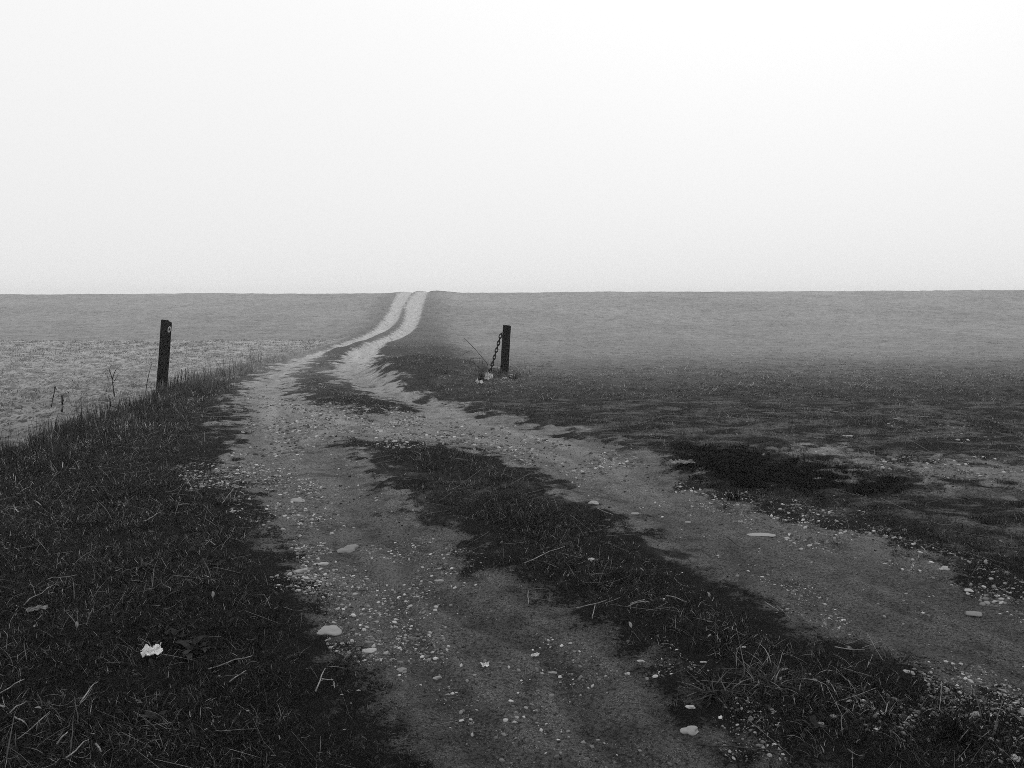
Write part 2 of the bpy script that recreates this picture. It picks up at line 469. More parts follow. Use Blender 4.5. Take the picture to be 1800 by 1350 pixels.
# ------------------------------------------------------------------ scattered stuff (geometry nodes on a cloud of points)
def blade_clump(name, n, rad, lmin, lmax, lean0, lean1, wid, tones, seed, seg=3, start=.55):
    r = np.random.default_rng(seed)
    Vs, Q, T, tn = [], [], [], []
    c = 0
    for i in range(n):
        a = r.uniform(0, 2 * math.pi); d = rad * math.sqrt(r.uniform())
        p = np.array([d * math.cos(a), d * math.sin(a), -.006])
        az = r.uniform(0, 2 * math.pi)
        ln = r.uniform(lmin, lmax); th = r.uniform(lean0, lean1) * start; dth = r.uniform(.1, 1.0) * lean1
        hw = wid * r.uniform(.6, 1.4) / 2
        tone = tones(r)
        sd = np.array([-math.sin(az), math.cos(az), 0]) 
        rows = []
        for s in range(seg + 1):
            w = hw * (1 - (s / seg) ** 1.6)
            if s == seg:
                Vs.append(p.copy()); rows.append((c,)); c += 1
            else:
                Vs.append(p - sd * w); Vs.append(p + sd * w); rows.append((c, c + 1)); c += 2
            tn += [tone * (.8 + .3 * s / seg)] * (1 if s == seg else 2)
            t = min(th + dth * (s + .5) / seg, 1.72)
            az += r.uniform(-.25, .25)
            p = p + ln / seg * np.array([math.cos(az) * math.sin(t), math.sin(az) * math.sin(t), math.cos(t)])
        for s in range(seg - 1):
            Q.append((rows[s][0], rows[s][1], rows[s + 1][1], rows[s + 1][0]))
        T.append((rows[-2][0], rows[-2][1], rows[-1][0]))
    me = np_mesh(name, np.array(Vs), [np.array(Q), np.array(T)], M_blade)
    attr(me, 'tone', tn)
    return me

def scatter(name, meshes, P, rot, scl, pick, kind='stuff', tone=None):
    me = bpy.data.meshes.new(name)
    me.vertices.add(len(P)); me.vertices.foreach_set('co', np.asarray(P, np.float32).ravel())
    attr(me, 'rot', rot, 'FLOAT_VECTOR'); attr(me, 'scl', scl, 'FLOAT_VECTOR')
    a = me.attributes.new('pick', 'INT', 'POINT'); a.data.foreach_set('value', np.asarray(pick, np.int32))
    if tone is not None: attr(me, 'itone', tone)
    o = link(name, me)
    ng = bpy.data.node_groups.new(name + '_scatter', 'GeometryNodeTree')
    ng.interface.new_socket('Geometry', in_out='INPUT', socket_type='NodeSocketGeometry')
    ng.interface.new_socket('Geometry', in_out='OUTPUT', socket_type='NodeSocketGeometry')
    gi = ng.nodes.new('NodeGroupInput'); go = ng.nodes.new('NodeGroupOutput')
    iop = ng.nodes.new('GeometryNodeInstanceOnPoints'); j = ng.nodes.new('GeometryNodeJoinGeometry')
    for m in reversed(meshes):                       # joined sockets come out last link first
        src = bpy.data.objects.new(m.name, m)
        oi = ng.nodes.new('GeometryNodeObjectInfo'); oi.inputs['Object'].default_value = src
        oi.inputs['As Instance'].default_value = False
        gti = ng.nodes.new('GeometryNodeGeometryToInstance')
        ng.links.new(oi.outputs['Geometry'], gti.inputs[0]); ng.links.new(gti.outputs[0], j.inputs[0])
    def na(nm, t):
        n = ng.nodes.new('GeometryNodeInputNamedAttribute'); n.data_type = t; n.inputs['Name'].default_value = nm
        return n.outputs['Attribute']
    e2r = ng.nodes.new('FunctionNodeEulerToRotation')
    ng.links.new(na('rot', 'FLOAT_VECTOR'), e2r.inputs[0])
    ng.links.new(gi.outputs[0], iop.inputs['Points']); ng.links.new(j.outputs[0], iop.inputs['Instance'])
    iop.inputs['Pick Instance'].default_value = True
    ng.links.new(na('pick', 'INT'), iop.inputs['Instance Index'])
    ng.links.new(e2r.outputs[0], iop.inputs['Rotation']); ng.links.new(na('scl', 'FLOAT_VECTOR'), iop.inputs['Scale'])
    ng.links.new(iop.outputs[0], go.inputs[0])
    md = o.modifiers.new('scatter', 'NODES'); md.node_group = ng
    o['kind'] = kind
    return o

def t_green(r):
    if r.uniform() < .045: return r.uniform(.10, .36)
    return math.exp(r.uniform(math.log(.0014), math.log(.085)))
def t_dry(r): return r.uniform(.03, .18)
def t_dark(r): return r.uniform(.002, .006)
def t_straw(r):
    q = r.uniform()
    return r.uniform(.12, .32) if q < .55 else r.uniform(.02, .07)
def t_mid(r):
    q = r.uniform()
    return r.uniform(.08, .22) if q < .10 else r.uniform(.01, .035)

mats = [blade_clump('turf_clump', 105, .095, .014, .050, .7, 1.6, .0026, t_green, 100 + i) for i in range(5)]
loose = [blade_clump('loose_clump', 30, .10, .03, .085, .7, 1.58, .0028, t_green, 120 + i) for i in range(4)]
tall = [blade_clump('tall_clump', 30, .08, .08, .20, .1, .75, .004, t_mid, 140 + i) for i in range(4)]
darkc = [blade_clump('dark_clump', 46, .09, .04, .10, .3, 1.3, .005, t_dark, 160 + i) for i in range(2)]
stalks = [blade_clump('stalk_clump', 7, .12, .14, .32, .02, .35, .005, t_mid, 220 + i, 4) for i in range(3)]
stub = [blade_clump('stubble_clump', 22, .13, .03, .10, .2, 1.4, .006, t_straw, 180 + i) for i in range(4)]
dry = [blade_clump('dry_clump', 7, .10, .06, .17, .7, 1.5, .0032, t_dry, 200 + i, 4) for i in range(4)]
# order: 19-22 dry, 0-4 turf, 5-8 loose, 9-12 tall, 13-14 dark, 15-18 stubble

def sample(n, ya, yb, p, umax):
    """points with density falling as y^-p over the ground in front"""
    e = 2 - p
    y = (rng.uniform(0, 1, n) * (yb ** e - ya ** e) + ya ** e) ** (1 / e)
    x = rng.uniform(-umax, umax, n) * (y + .8)
    return x, y

x, y = sample(92000, 1.4, 34, 1.35, .9)
m = masks(x, y)
z = height(x, y, m)
turfy = 1 - m['track']
patch = fbm(x * 1.6, y * 1.6, 77); fine = fbm(x * 6, y * 6, 78, 2)
soft = sstep(-.28, .30, -np.maximum(m['dl'], m['dr']) + (fine - .5) * 1.5 + (patch - .5) * .8) * (1 - .6 * m['track'])
dens = soft * (1 - .6 * m['worn'] * sstep(.40, .56, fbm(x * .9, y * 3.2, 71, 3)) * (1 - m['dark'])) * (1 - .9 * sstep(12.5, 20, y)) 
keep = (rng.uniform(0, 1, len(x)) < dens) & (m['field'] < .6)
bare = (fbm(x * 1.3, y * 1.3, 93) > .58) & (rng.uniform(0, 1, len(x)) < .5) & (np.minimum(m['dl'], m['dr']) > -1.6) & (y > 4.2) & (y < 6.8)
keep &= ~bare
keep |= (rng.uniform(0, 1, len(x)) < .03 * (fine > .5)) & (m['pale'] < .1)
x, y, z = x[keep], y[keep], z[keep]
m = {k: v[keep] for k, v in m.items()}
n = len(x)
pick = np.where(rng.uniform(0, 1, n) < .8, rng.integers(0, 5, n), rng.integers(5, 9, n))
fe = sdist(x, y, P_FIELD)
edge = np.exp(-((fe + .35) / .55) ** 2)
postL = ground_xy(283, 686); postR = ground_xy(886, 664)
nearpost = np.exp(-((x - postL[0]) ** 2 + (y - postL[1]) ** 2) / .5) + np.exp(-((x - postR[0]) ** 2 + (y - postR[1]) ** 2) / .35)
weedline = np.exp(-((y - 12.6 - .25 * (x - 5)) / .5) ** 2) * sstep(2, 5, x) * .0 + np.exp(-((y - 12.7) / .45) ** 2) * sstep(3.0, 5.5, x)
tallp = np.clip(edge * .55 + nearpost * .8 + weedline * .08 + .04 * (m['bank'] > .5), 0, 1) * (rng.uniform(0, 1, n) < .8)
pick = np.where(rng.uniform(0, 1, n) < edge * .45, rng.integers(15, 19, n), pick)
pick = np.where(rng.uniform(0, 1, n) < tallp, rng.integers(9, 13, n), pick)
pick = np.where((rng.uniform(0, 1, n) < .06) & (pick < 9), rng.integers(19, 23, n), pick)
pick = np.where(rng.uniform(0, 1, n) < np.clip(edge * .22 + nearpost * .3 + weedline * .0, 0, .5), rng.integers(23, 26, n), pick)
pick = np.where(m['dark'] > .5, rng.integers(13, 15, n), pick)
s = rng.uniform(.6, 1.4, n) * np.clip(.85 + (y - 4) * .035, .85, 1.6) * (.65 + .7 * fbm(x * 1.7, y * 1.7, 66)) * (1 - .35 * m['worn']) * (.55 + .45 * sstep(0, .5, -np.maximum(m['dl'], m['dr'])))
tall_s = np.where((pick >= 9) & (pick < 13), .8, 1.0) * (1 - .6 * sstep(11, 13, y) * (nearpost < .2) * (fe < -2))
scl = np.stack([s, s, s * tall_s * rng.uniform(.7, 1.2, n)], 1)
scl[(np.maximum(m['dl'], m['dr']) > .1)] *= .7
rot = np.stack([rng.normal(0, .12, n), rng.normal(0, .12, n), rng.uniform(0, 6.28, n)], 1)
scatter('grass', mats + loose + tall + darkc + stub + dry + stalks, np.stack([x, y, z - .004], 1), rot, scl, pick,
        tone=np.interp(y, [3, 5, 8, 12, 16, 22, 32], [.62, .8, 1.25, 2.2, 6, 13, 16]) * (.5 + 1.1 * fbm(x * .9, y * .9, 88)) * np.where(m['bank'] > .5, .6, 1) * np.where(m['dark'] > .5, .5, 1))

# hill and field: coarser tufts farther off
x, y = sample(26000, 12, 92, .9, .75)
m = masks(x, y)
keep = (m['track'] < .3) & ((y > 30) | (m['field'] > .5))
keep &= (m['field'] > .5) | (rng.uniform(0, 1, len(x)) < .12)
x, y = x[keep], y[keep]; m = {k: v[keep] for k, v in m.items()}
z = height(x, y, m); n = len(x)
infield = m['field'] > .5
pick = np.where(infield, np.where(rng.uniform(0, 1, n) < .9, rng.integers(15, 19, n), rng.integers(0, 5, n)), rng.integers(0, 9, n))
s = rng.uniform(.8, 1.5, n) * np.clip(y / 22, 1.0, 2.2)
scl = np.stack([s * 1.2, s * 1.2, s * np.where(y > 45, .45, .8)], 1)
rot = np.stack([rng.normal(0, .1, n), rng.normal(0, .1, n), rng.uniform(0, 6.28, n)], 1)
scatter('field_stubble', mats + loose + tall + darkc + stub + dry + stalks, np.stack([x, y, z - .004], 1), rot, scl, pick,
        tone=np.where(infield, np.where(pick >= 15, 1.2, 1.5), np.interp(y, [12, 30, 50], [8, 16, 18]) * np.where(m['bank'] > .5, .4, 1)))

# ------------------------------------------------------------------ stones
def stone_mesh(name, seed, sub, mat, flat=.6, rough=.22):
    bm = bmesh.new()
    bmesh.ops.create_icosphere(bm, subdivisions=sub, radius=.5)
    off = Vector((seed * 7.3, seed * 3.1, seed * 1.7))
    r = random.Random(seed)
    ax, ay = r.uniform(.8, 1.15), r.uniform(.55, .85)
    for v in bm.verts:
        k = 1 + rough * mnoise.noise(v.co * 2.2 + off) * 2 + .16 * mnoise.cell(v.co * 2.6 + off) + .07 * mnoise.noise(v.co * 6 + off)
        v.co = Vector((v.co.x * k * ax, v.co.y * k * ay, v.co.z * k * flat))
    me = bpy.data.meshes.new(name); bm.to_mesh(me); bm.free()
    me.materials.append(mat)
    me.polygons.foreach_set('use_smooth', [True] * len(me.polygons))
    return me
pebbles = [stone_mesh('pebble', 10 + i, 2, M_stone if i < 4 else M_grey, .5 + .08 * (i % 3), .25) for i in range(8)]
crumbs = [stone_mesh('crumb', 90 + i, 2, M_crumb, .6, .45) for i in range(4)]
rocks = [stone_mesh('stone', 40 + i, 3, M_rock, .5, .26) for i in range(6)]

def in_px(x, y, z):
    c, s_ = math.cos(PITCH), math.sin(PITCH)
    dz = z - CAM_H
    f = y * c - dz * s_; u = y * s_ + dz * c
    return 900 + FPX * x / f, 675 - FPX * u / f, f

ZONES = [  # photo outline, number of stones, size range (m), where it is
    ([(300, 820), (430, 785), (560, 850), (600, 960), (560, 1060), (520, 1010), (470, 930), (380, 870)], 8000, .005, .036, 'in the gravel spill along the dark verge'),
    ([(540, 980), (700, 990), (800, 1080), (760, 1150), (620, 1180), (560, 1130)], 3200, .004, .028, 'in the stony patch beside the long flat slab'),
    ([(590, 880), (800, 940), (900, 1060), (820, 1090), (640, 1000)], 900, .004, .024, 'on bare soil where the middle strip juts into the rut'),
    ([(420, 690), (560, 700), (900, 745), (1180, 810), (1000, 830), (800, 785), (560, 790), (430, 800)], 11000, .007, .050, 'in the gravelly stretch where both ruts meet'),
    ([(1090, 1120), (1200, 1120), (1350, 1230), (1420, 1350), (1250, 1330), (1150, 1220)], 650, .004, .022, 'around the splayed coarse tuft'),
    ([(1560, 1150), (1680, 1160), (1830, 1230), (1830, 1380), (1720, 1340), (1600, 1240)], 2200, .004, .022, 'in the dense gravel heap'),
    ([(1370, 1000), (1460, 1040), (1500, 1110), (1380, 1070)], 550, .005, .022, 'in the stony edge of the middle strip'),
    ([(1180, 840), (1420, 880), (1700, 960), (1830, 1030), (1830, 1080), (1600, 1000), (1400, 950), (1200, 870)], 3000, .005, .034, 'along the ragged outer edge of the chain-side rut'),
    ([(1420, 790), (1820, 810), (1820, 870), (1560, 840)], 800, .010, .05, 'on the pale bare strip behind the scorched patch'),
    ([(1560, 730), (1800, 760), (1800, 790), (1560, 760)], 220, .012, .05, 'in the short grass before the weed line'),
    ([(860, 740), (1200, 800), (1350, 900), (1700, 1040), (1830, 1100), (1830, 1180), (1400, 1040), (1100, 890)], 2000, .004, .026, 'on smooth soil of the chain-side rut'),
    ([(480, 860), (700, 900), (900, 1080), (1150, 1160), (1350, 1340), (800, 1340), (600, 1100)], 3200, .003, .024, 'on smooth soil of the verge-side rut'),
    ([(1380, 1160), (1560, 1180), (1720, 1340), (1500, 1340)], 650, .005, .026, 'in the thin grass at the stony end of the middle strip'),
    ([(620, 960), (1100, 960), (1400, 1080), (1400, 1160), (1000, 1060)], 200, .005, .02, 'among the grass of the middle strip'),
    ([(420, 800), (600, 780), (700, 860), (600, 900), (470, 850)], 900, .005, .028, 'on the rut just past the gravelly meeting of ruts'),
    ([(440, 610), (640, 600), (700, 660), (680, 690), (440, 690)], 500, .015, .05, 'on the track beyond the gravelly stretch'),
]
GX, GY, GS, GZ = [], [], [], []
for zi, (poly, cnt, a, b, _) in enumerate(ZONES):
    w = np.array(W(poly)); lo, hi = w.min(0), w.max(0)
    need = cnt
    while need > 0:
        px = rng.uniform(lo[0], hi[0], 4000); py = rng.uniform(lo[1], hi[1], 4000)
        d = sdist(px, py, w)
        ok = (d + (fbm(px * 2, py * 2, 5) - .5) * .5 > 0) & (fbm(px * 3.2, py * 3.2, 9, 3) > rng.uniform(.32, .68, 4000))
        px, py = px[ok][:need], py[ok][:need]
        GX.append(px); GY.append(py); need -= len(px); GZ.append(np.full(len(px), zi))
        GS.append(a + (b - a) * rng.uniform(0, 1, len(px)) ** 5.5)
gx, gy, gs, gzn = map(np.concatenate, (GX, GY, GS, GZ))
gm = masks(gx, gy)
ok = gm['dark'] < .3
gx, gy, gs, gzn = gx[ok], gy[ok], gs[ok], gzn[ok]; gm = {k: v[ok] for k, v in gm.items()}
gzv = height(gx, gy, gm)
ix, iy, fd = in_px(gx, gy, gzv)
vis = (ix > 5) & (ix < 1795) & (iy < 1345)
order = np.argsort(-(gs / fd) * vis)
big = order[:260]; rest = order[260:]
n = len(rest)
sc3 = gs[rest][:, None] * np.stack([np.ones(n), rng.uniform(.7, 1.2, n), rng.uniform(.6, 1.3, n)], 1)
scatter('gravel', pebbles, np.stack([gx[rest], gy[rest], gzv[rest] - gs[rest] * .02], 1),
        np.stack([rng.normal(0, .25, n), rng.normal(0, .25, n), rng.uniform(0, 6.28, n)], 1), sc3, rng.integers(0, 8, n))
for i in big:
    v = int(rng.integers(0, 8))
    o = link('pebble', pebbles[v])
    o.location = (gx[i], gy[i], gzv[i] + gs[i] * .0)
    o.scale = (gs[i], gs[i] * rng.uniform(.7, 1.2), gs[i] * rng.uniform(.7, 1.2))
    o.rotation_euler = (rng.normal(0, .2), rng.normal(0, .2), rng.uniform(0, 6.28))
    w = ZONES[int(gzn[i])][4]
    tag(o, ('pale' if v < 4 else 'grey') + ' pebble ' + w, 'pebble', ('pale' if v < 4 else 'grey') + ' pebbles ' + w)
# crumbs of damp soil on the ruts
x, y = sample(16000, 2.0, 14, 1.6, .8)
m = masks(x, y)
keep = (m['track'] > .35) & (fbm(x * 2.5, y * 2.5, 14) > rng.uniform(.35, .65, len(x)))
x, y = x[keep], y[keep]; m = {k: v[keep] for k, v in m.items()}; n = len(x)
cs = (.003 + .016 * rng.uniform(0, 1, n) ** 4) * np.clip(y / 4, .8, 1.8)
scatter('soil_crumbs', crumbs, np.stack([x, y, height(x, y, m)], 1), np.stack([rng.normal(0, .3, n), rng.normal(0, .3, n), rng.uniform(0, 6.28, n)], 1),
        np.repeat(cs[:, None], 3, 1), rng.integers(0, 4, n))

STONES = [  # photo x, y, width px, height/width, yaw, label
    (612, 953, 40, .5, .1, 'largest rounded pale stone, half sunk in the bare rut'),
    (530, 1001, 27, .6, .6, 'tilted grey stone in the gravel at the edge of the dark verge'),
    (566, 985, 24, .55, .2, 'low grey stone just behind the tilted stone at the verge edge'),
    (523, 872, 32, .55, .2, 'grey rounded stone where the gravel spill meets the rut'),
    (576, 1112, 50, .4, -.1, 'long flat pale slab of stone beside dry crossed straws'),
    (648, 1139, 27, .5, .1, 'oval grey stone on bare soil next to the long slab'),
    (705, 1168, 22, .55, -.5, 'dull knobbly stone set in the soil between oval stone and white curl'),
    (768, 1172, 18, .6, .6, 'small triangular grey stone sunk in the bare soil'),
    (773, 1013, 15, .5, 0, 'white flat pebble at the tip of the grass strip'),
    (1040, 988, 15, .5, .1, 'white oval pebble alone in the dark grass of the middle strip'),
    (1042, 881, 22, .6, -.4, 'grey cobble on the far edge of the middle grass strip'),
    (1116, 898, 16, .5, 0, 'small grey cobble on bare soil beside the edge cobble'),
    (1212, 1279, 34, .7, -.2, 'flat smooth round stone bedded in bare soil below the coarse tuft'),
    (1213, 1239, 18, .6, 0, 'pale pitted pebble between flat round stone and coarse tuft'),
    (1342, 927, 44, .25, 0, 'thin long pale slab lying flat in the rut'),
    (1384, 933, 13, .6, 0, 'white pebble just beside the thin long slab'),
    (1702, 1030, 18, .6, -.3, 'bright white pebble on the outer edge of the chain-side rut'),
    (1712, 1066, 30, .35, -.2, 'flat grey stone sunk in the chain-side rut'),
    (1660, 995, 20, .5, .1, 'grey cobble at the ragged grass edge of the chain-side rut'),
    (1578, 739, 15, .45, 0, 'pale stone lying in the grass before the weed line'),
    (1491, 764, 16, .5, 0, 'grey stone in the short grass behind the black scorched patch'),
    (1425, 1250, 13, .8, .8, 'upright white pebble in the stony end of the middle strip'),
    (1464, 1262, 16, .6, .1, 'rounded white pebble in the stony end of the middle strip'),
    (1442, 1275, 14, .55, -.2, 'grey oval pebble just below two white ones in the grass'),
    (1714, 1261, 20, .6, 0, 'grey cobble amid the dense gravel heap'),
    (1597, 1182, 20, .6, -.6, 'grey slanted cobble at the tip of the dense gravel heap'),
    (1237, 1168, 11, .8, 0, 'little round pebble above the coarse grass tuft'),
    (1308, 1141, 11, .7, 0, 'little white pebble in thin grass of the middle strip'),
    (1590, 931, 12, .5, 0, 'white pebble in the ragged grass beyond the chain-side rut'),
    (1209, 908, 12, .5, 0, 'white pebble on smooth soil of the chain-side rut'),
    (1786, 1338, 24, .6, -.5, 'white angular stone at the bottom end of the gravel heap'),
    (1126, 1158, 14, .6, 0, 'dull pebble at the lower grass edge of the middle strip'),
    (972, 1165, 16, .6, 0, 'grey pebble sunk in soil near the white flake'),
]
for i, (px, py, w, hr, yaw, lab) in enumerate(STONES):
    p = gpt(px, py); d = p.y
    s_ = w / FPX * d * 1.0
    o = link('stone', rocks[i % 6])
    o.scale = (s_, s_ * .9, s_ * (.65 if hr > .3 else .16))
    o.rotation_euler = (0, 0, yaw)
    o.location = (p.x, p.y, p.z + s_ * (.02 if hr > .3 else .01))
    tag(o, lab, 'stone')

# ------------------------------------------------------------------ straw, twigs
def tube(name, pts, r0, r1, mat, sides=5):
    V, F = [], []
    pts = [Vector(p) for p in pts]; n = len(pts)
    for i, p in enumerate(pts):
        d = (pts[min(i + 1, n - 1)] - pts[max(i - 1, 0)]).normalized()
        a = d.cross(Vector((0, 0, 1)))
        if a.length < 1e-3: a = Vector((1, 0, 0))
        a.normalize(); b = d.cross(a)
        r = r0 + (r1 - r0) * i / (n - 1)
        for k in range(sides):
            t = 2 * math.pi * k / sides
            V.append(p + a * r * math.cos(t) + b * r * math.sin(t))
    for i in range(n - 1):
        for k in range(sides):
            F.append((i * sides + k, i * sides + (k + 1) % sides, (i + 1) * sides + (k + 1) % sides, (i + 1) * sides + k))
    F.append(tuple(range(sides))[::-1]); F.append(tuple((n - 1) * sides + k for k in range(sides)))
    return lin_mesh(name, V, F, mat)

STRAWS = [  # photo ends, radius mm, dark?, label
    (555, 1220, 572, 1187, 3.2, 0, 'pale straw crossing another beside the rut, leaning to the long slab'),
    (563, 1202, 586, 1209, 3.2, 0, 'pale straw lying across the leaning straw at the verge edge'),
    (587, 1207, 588, 1221, 2.6, 0, 'short bent straw end at the tip of the crossed straws'),
    (545, 1182, 560, 1207, 2.2, 1, 'thin dark stalk touching the crossed straws'),
    (1225, 1310, 1376, 1332, 3.4, 1, 'long dark stalk lying on bare soil below the flat round stone'),
    (922, 1005, 993, 980, 3.2, 0, 'long pale straw on the middle grass strip pointing to the white oval pebble'),
    (1011, 1074, 1067, 1074, 2.8, 0, 'straight pale straw across the lower edge of the middle strip'),
    (1041, 1094, 1046, 1076, 2.8, 0, 'short upright-lying straw below the straight pale straw'),
    (1048, 900, 1078, 917, 3, 0, 'slanted straw beside the edge cobble of the middle strip'),
    (928, 1046, 929, 1068, 2.4, 0, 'short pale straw at the tip of the lower grass edge'),
    (1105, 1082, 1140, 1072, 3, 0, 'kinked pale straw in the dark grass of the middle strip'),
    (0, 1222, 44, 1205, 3, 0, 'long pale straw in the dark verge near the paired straws'),
    (18, 1261, 48, 1239, 2.8, 0, 'pale straw lying parallel to its neighbour in the dark verge'),
    (118, 1346, 156, 1313, 3, 0, 'long straw in the lowest corner of the dark verge'),
    (142, 1243, 172, 1209, 3, 0, 'steeply slanted straw in the dark verge'),
    (26, 1265, 48, 1280, 3, 0, 'straw lying crosswise to the others in the dark verge'),
    (32, 1298, 89, 1261, 2.6, 0, 'longest thin straw in the dark verge corner'),
    (100, 1317, 120, 1302, 3.4, 0, 'thick short straw in the dark verge corner'),
    (168, 1317, 178, 1335, 4, 0, 'thick pale broken straw piece in the dark verge'),
    (367, 1180, 444, 1163, 2.8, 0, 'long thin straw below the broad-leaved weed'),
    (404, 1206, 433, 1194, 2.8, 0, 'pale straw just under the long thin straw near the weed'),
    (252, 926, 283, 911, 3.2, 0, 'pale straw high on the dark verge'),
    (313, 894, 346, 894, 3.2, 0, 'level pale straw high on the dark verge'),
    (392, 893, 411, 872, 4, 0, 'stout pale straw propped over a dark tuft by the gravel spill'),
    (85, 1026, 135, 1025, 3, 0, 'long level straw on the dark verge toward the field'),
    (370, 961, 380, 972, 3.4, 0, 'short pale straw among the dead leaves on the verge'),
    (42, 1075, 94, 1045, 2.6, 0, 'thin slanted straw near the long pale flake on the verge'),
    (1345, 1056, 1368, 1079, 3, 0, 'short straw on the stony grass of the middle strip'),
    (1170, 1058, 1207, 1064, 3.2, 0, 'pale straw in the middle strip above the coarse tuft'),
    (1108, 1074, 1133, 1068, 3, 0, 'short kinked straw beside the kinked pale straw'),
    (1467, 1142, 1520, 1146, 3, 0, 'pale straw running into the dark flattened tuft'),
    (1695, 1173, 1726, 1153, 3.2, 1, 'dark stalk with raised end at the rut edge by the gravel heap'),
    (1617, 963, 1629, 980, 3.2, 0, 'short pale stalk in ragged grass beyond the chain-side rut'),
    (1340, 730, 1378, 733, 7, 0, 'pale straw lying far out in the grass before the weed line'),
    (1460, 725, 1490, 728, 7, 0, 'thin pale stalk in grass near the weed line'),
    (1590, 735, 1635, 738, 7, 0, 'pale stalk beside the pale stone before the weed line'),
    (1310, 868, 1355, 886, 5, 1, 'dark twig along the edge of the black scorched patch'),
    (1278, 937, 1300, 957, 4, 1, 'dark twig lying across the chain-side rut'),
]
for (ax, ay, bx, by, r, dk, lab) in STRAWS:
    a = gpt(ax, ay); b = gpt(bx, by)
    pts = []
    L = (b - a).length
    for i in range(6):
        t = i / 5
        p = a.lerp(b, t)
        p.z = max(float(gz(p.x, p.y)[0]) * .5 + (a.z + (b.z - a.z) * t) * .5, float(gz(p.x, p.y)[0])) + r * .001 + .018 + .012 * t
        p.x += random.uniform(-.012, .012) * L
        pts.append(p - a)
    o = link('twig' if dk else 'straw_stalk', tube('stalk', pts, r * .001, r * .0006, M_twig if dk else M_straw))
    o.location = a
    tag(o, lab, 'twig' if dk else 'straw')

# loose short straws nobody would count
straws = []
for i in range(5):
    r_ = random.Random(i)
    L = 1.0
    straws.append(tube('straw', [(t - .5, .11 * math.sin(t * 3 + i) * (i % 3 + .4) * 8, .02 * math.sin(t * 5 + i)) for t in (0, .33, .66, 1)], .016, .009, M_straw, 4))
x, y = sample(2600, 2.0, 16, 1.3, .8)
m = masks(x, y)
keep = (m['track'] < .5) & (m['dark'] < .3) & (m['field'] < .7)
keep |= rng.uniform(0, 1, len(x)) < .06
x, y = x[keep], y[keep]; m = {k: v[keep] for k, v in m.items()}; n = len(x)
z = height(x, y, m) + .016
ln = .02 + .10 * rng.uniform(0, 1, n) ** 2.6
th = rng.uniform(0, 6.28, n); lf = x < -.2 * y
th = np.where(lf, rng.normal(.7, .6, n), np.where(rng.uniform(0, 1, n) < .5, rng.normal(-.5, .5, n), th))
wd = ln * .0 + np.clip(.0012 / .016 / 1.0, 0, 1) * np.clip(y / 5, .8, 1.6)
scatter('straw_litter', straws, np.stack([x, y, z], 1), np.stack([rng.normal(0, .15, n), rng.normal(0, .18, n), th], 1),
        np.stack([ln, wd, wd], 1), rng.integers(0, 5, n))

flakes = []
for i in range(4):
    fm = lin_mesh('flake', [(-.5, 0, 0), (-.15, -.22, .06 * i), (.25, -.18, .1), (.5, .05, .02), (.2, .2, .14), (-.2, .2, .03 * i)], [(0, 1, 4, 5), (1, 2, 3, 4)], M_leaf if i < 2 else M_straw, False)
    flakes.append(fm)
x, y = sample(3600, 2.0, 12, 1.4, .8)
m = masks(x, y)
keep = ((m['track'] < .6) | (rng.uniform(0, 1, len(x)) < .1)) & (m['dark'] < .3) & (m['field'] < .7)
x, y = x[keep], y[keep]; m = {k: v[keep] for k, v in m.items()}; n = len(x)
fs = .008 + .03 * rng.uniform(0, 1, n) ** 3
scatter('leaf_litter', flakes, np.stack([x, y, height(x, y, m) + .018], 1), np.stack([rng.normal(0, .5, n), rng.normal(0, .5, n), rng.uniform(0, 6.28, n)], 1),
        np.repeat(fs[:, None], 3, 1), np.where(rng.uniform(0, 1, n) < .75, rng.integers(0, 2, n), rng.integers(2, 4, n)))

# ------------------------------------------------------------------ posts
def post_mesh(name, w, d, h, seed, top_slope, notch=None):
    """hewn timber: rings of a rounded square with drying cracks and a worn top"""
    r = random.Random(seed)
    per = []
    N = 44
    for k in range(N):
        t = 2 * math.pi * k / N
        c, s = math.cos(t), math.sin(t)
        e = 9.0
        q = (abs(c) ** e + abs(s) ** e) ** (-1 / e)
        per.append((c * q * w / 2, s * q * d / 2))
    cracks = [(r.randrange(N), r.uniform(.1, .5), r.uniform(.6, 1.0), r.uniform(.006, .013)) for _ in range(7)]
    V, F = [], []
    R = 40
    for i in range(R + 1):
        t = i / R
        z = -.25 + (h + .25) * t
        for k in range(N):
            px, py = per[k]
            n = mnoise.noise(Vector((px * 9 + seed, py * 9, z * 2.5))) * .005 + mnoise.noise(Vector((px * 40, py * 40, z * 3 + seed))) * .0022
            f = 1 + n / (w / 2)
            for ck, c0, c1, dep in cracks:
                if k == (ck + int(2 * mnoise.noise(Vector((z * 1.5, ck, 0))))) % N and c0 < t < c1: f -= dep / (w / 2)
            zz = z
            if i >= R - 1:
                zz += top_slope[0] * px + top_slope[1] * py + .012 * mnoise.noise(Vector((px * 25, py * 25, seed)))
                if i == R: f *= .96
                if notch and px > notch[0]: zz -= notch[1]
            if notch and i < R - 1 and px > notch[0]: zz = min(zz, h - notch[1] - .02)
            V.append((px * f, py * f, zz))
    for i in range(R):
        for k in range(N):
            F.append((i * N + k, i * N + (k + 1) % N, (i + 1) * N + (k + 1) % N, (i + 1) * N + k))
    c = len(V)
    V.append((0, 0, h + .004))
    for k in range(N): F.append((R * N + k, R * N + (k + 1) % N, c))
    return lin_mesh(name, V, F, M_wood, False)

def aim_z(o, base, top_dir):
    o.rotation_mode = 'QUATERNION'
    o.rotation_quaternion = top_dir

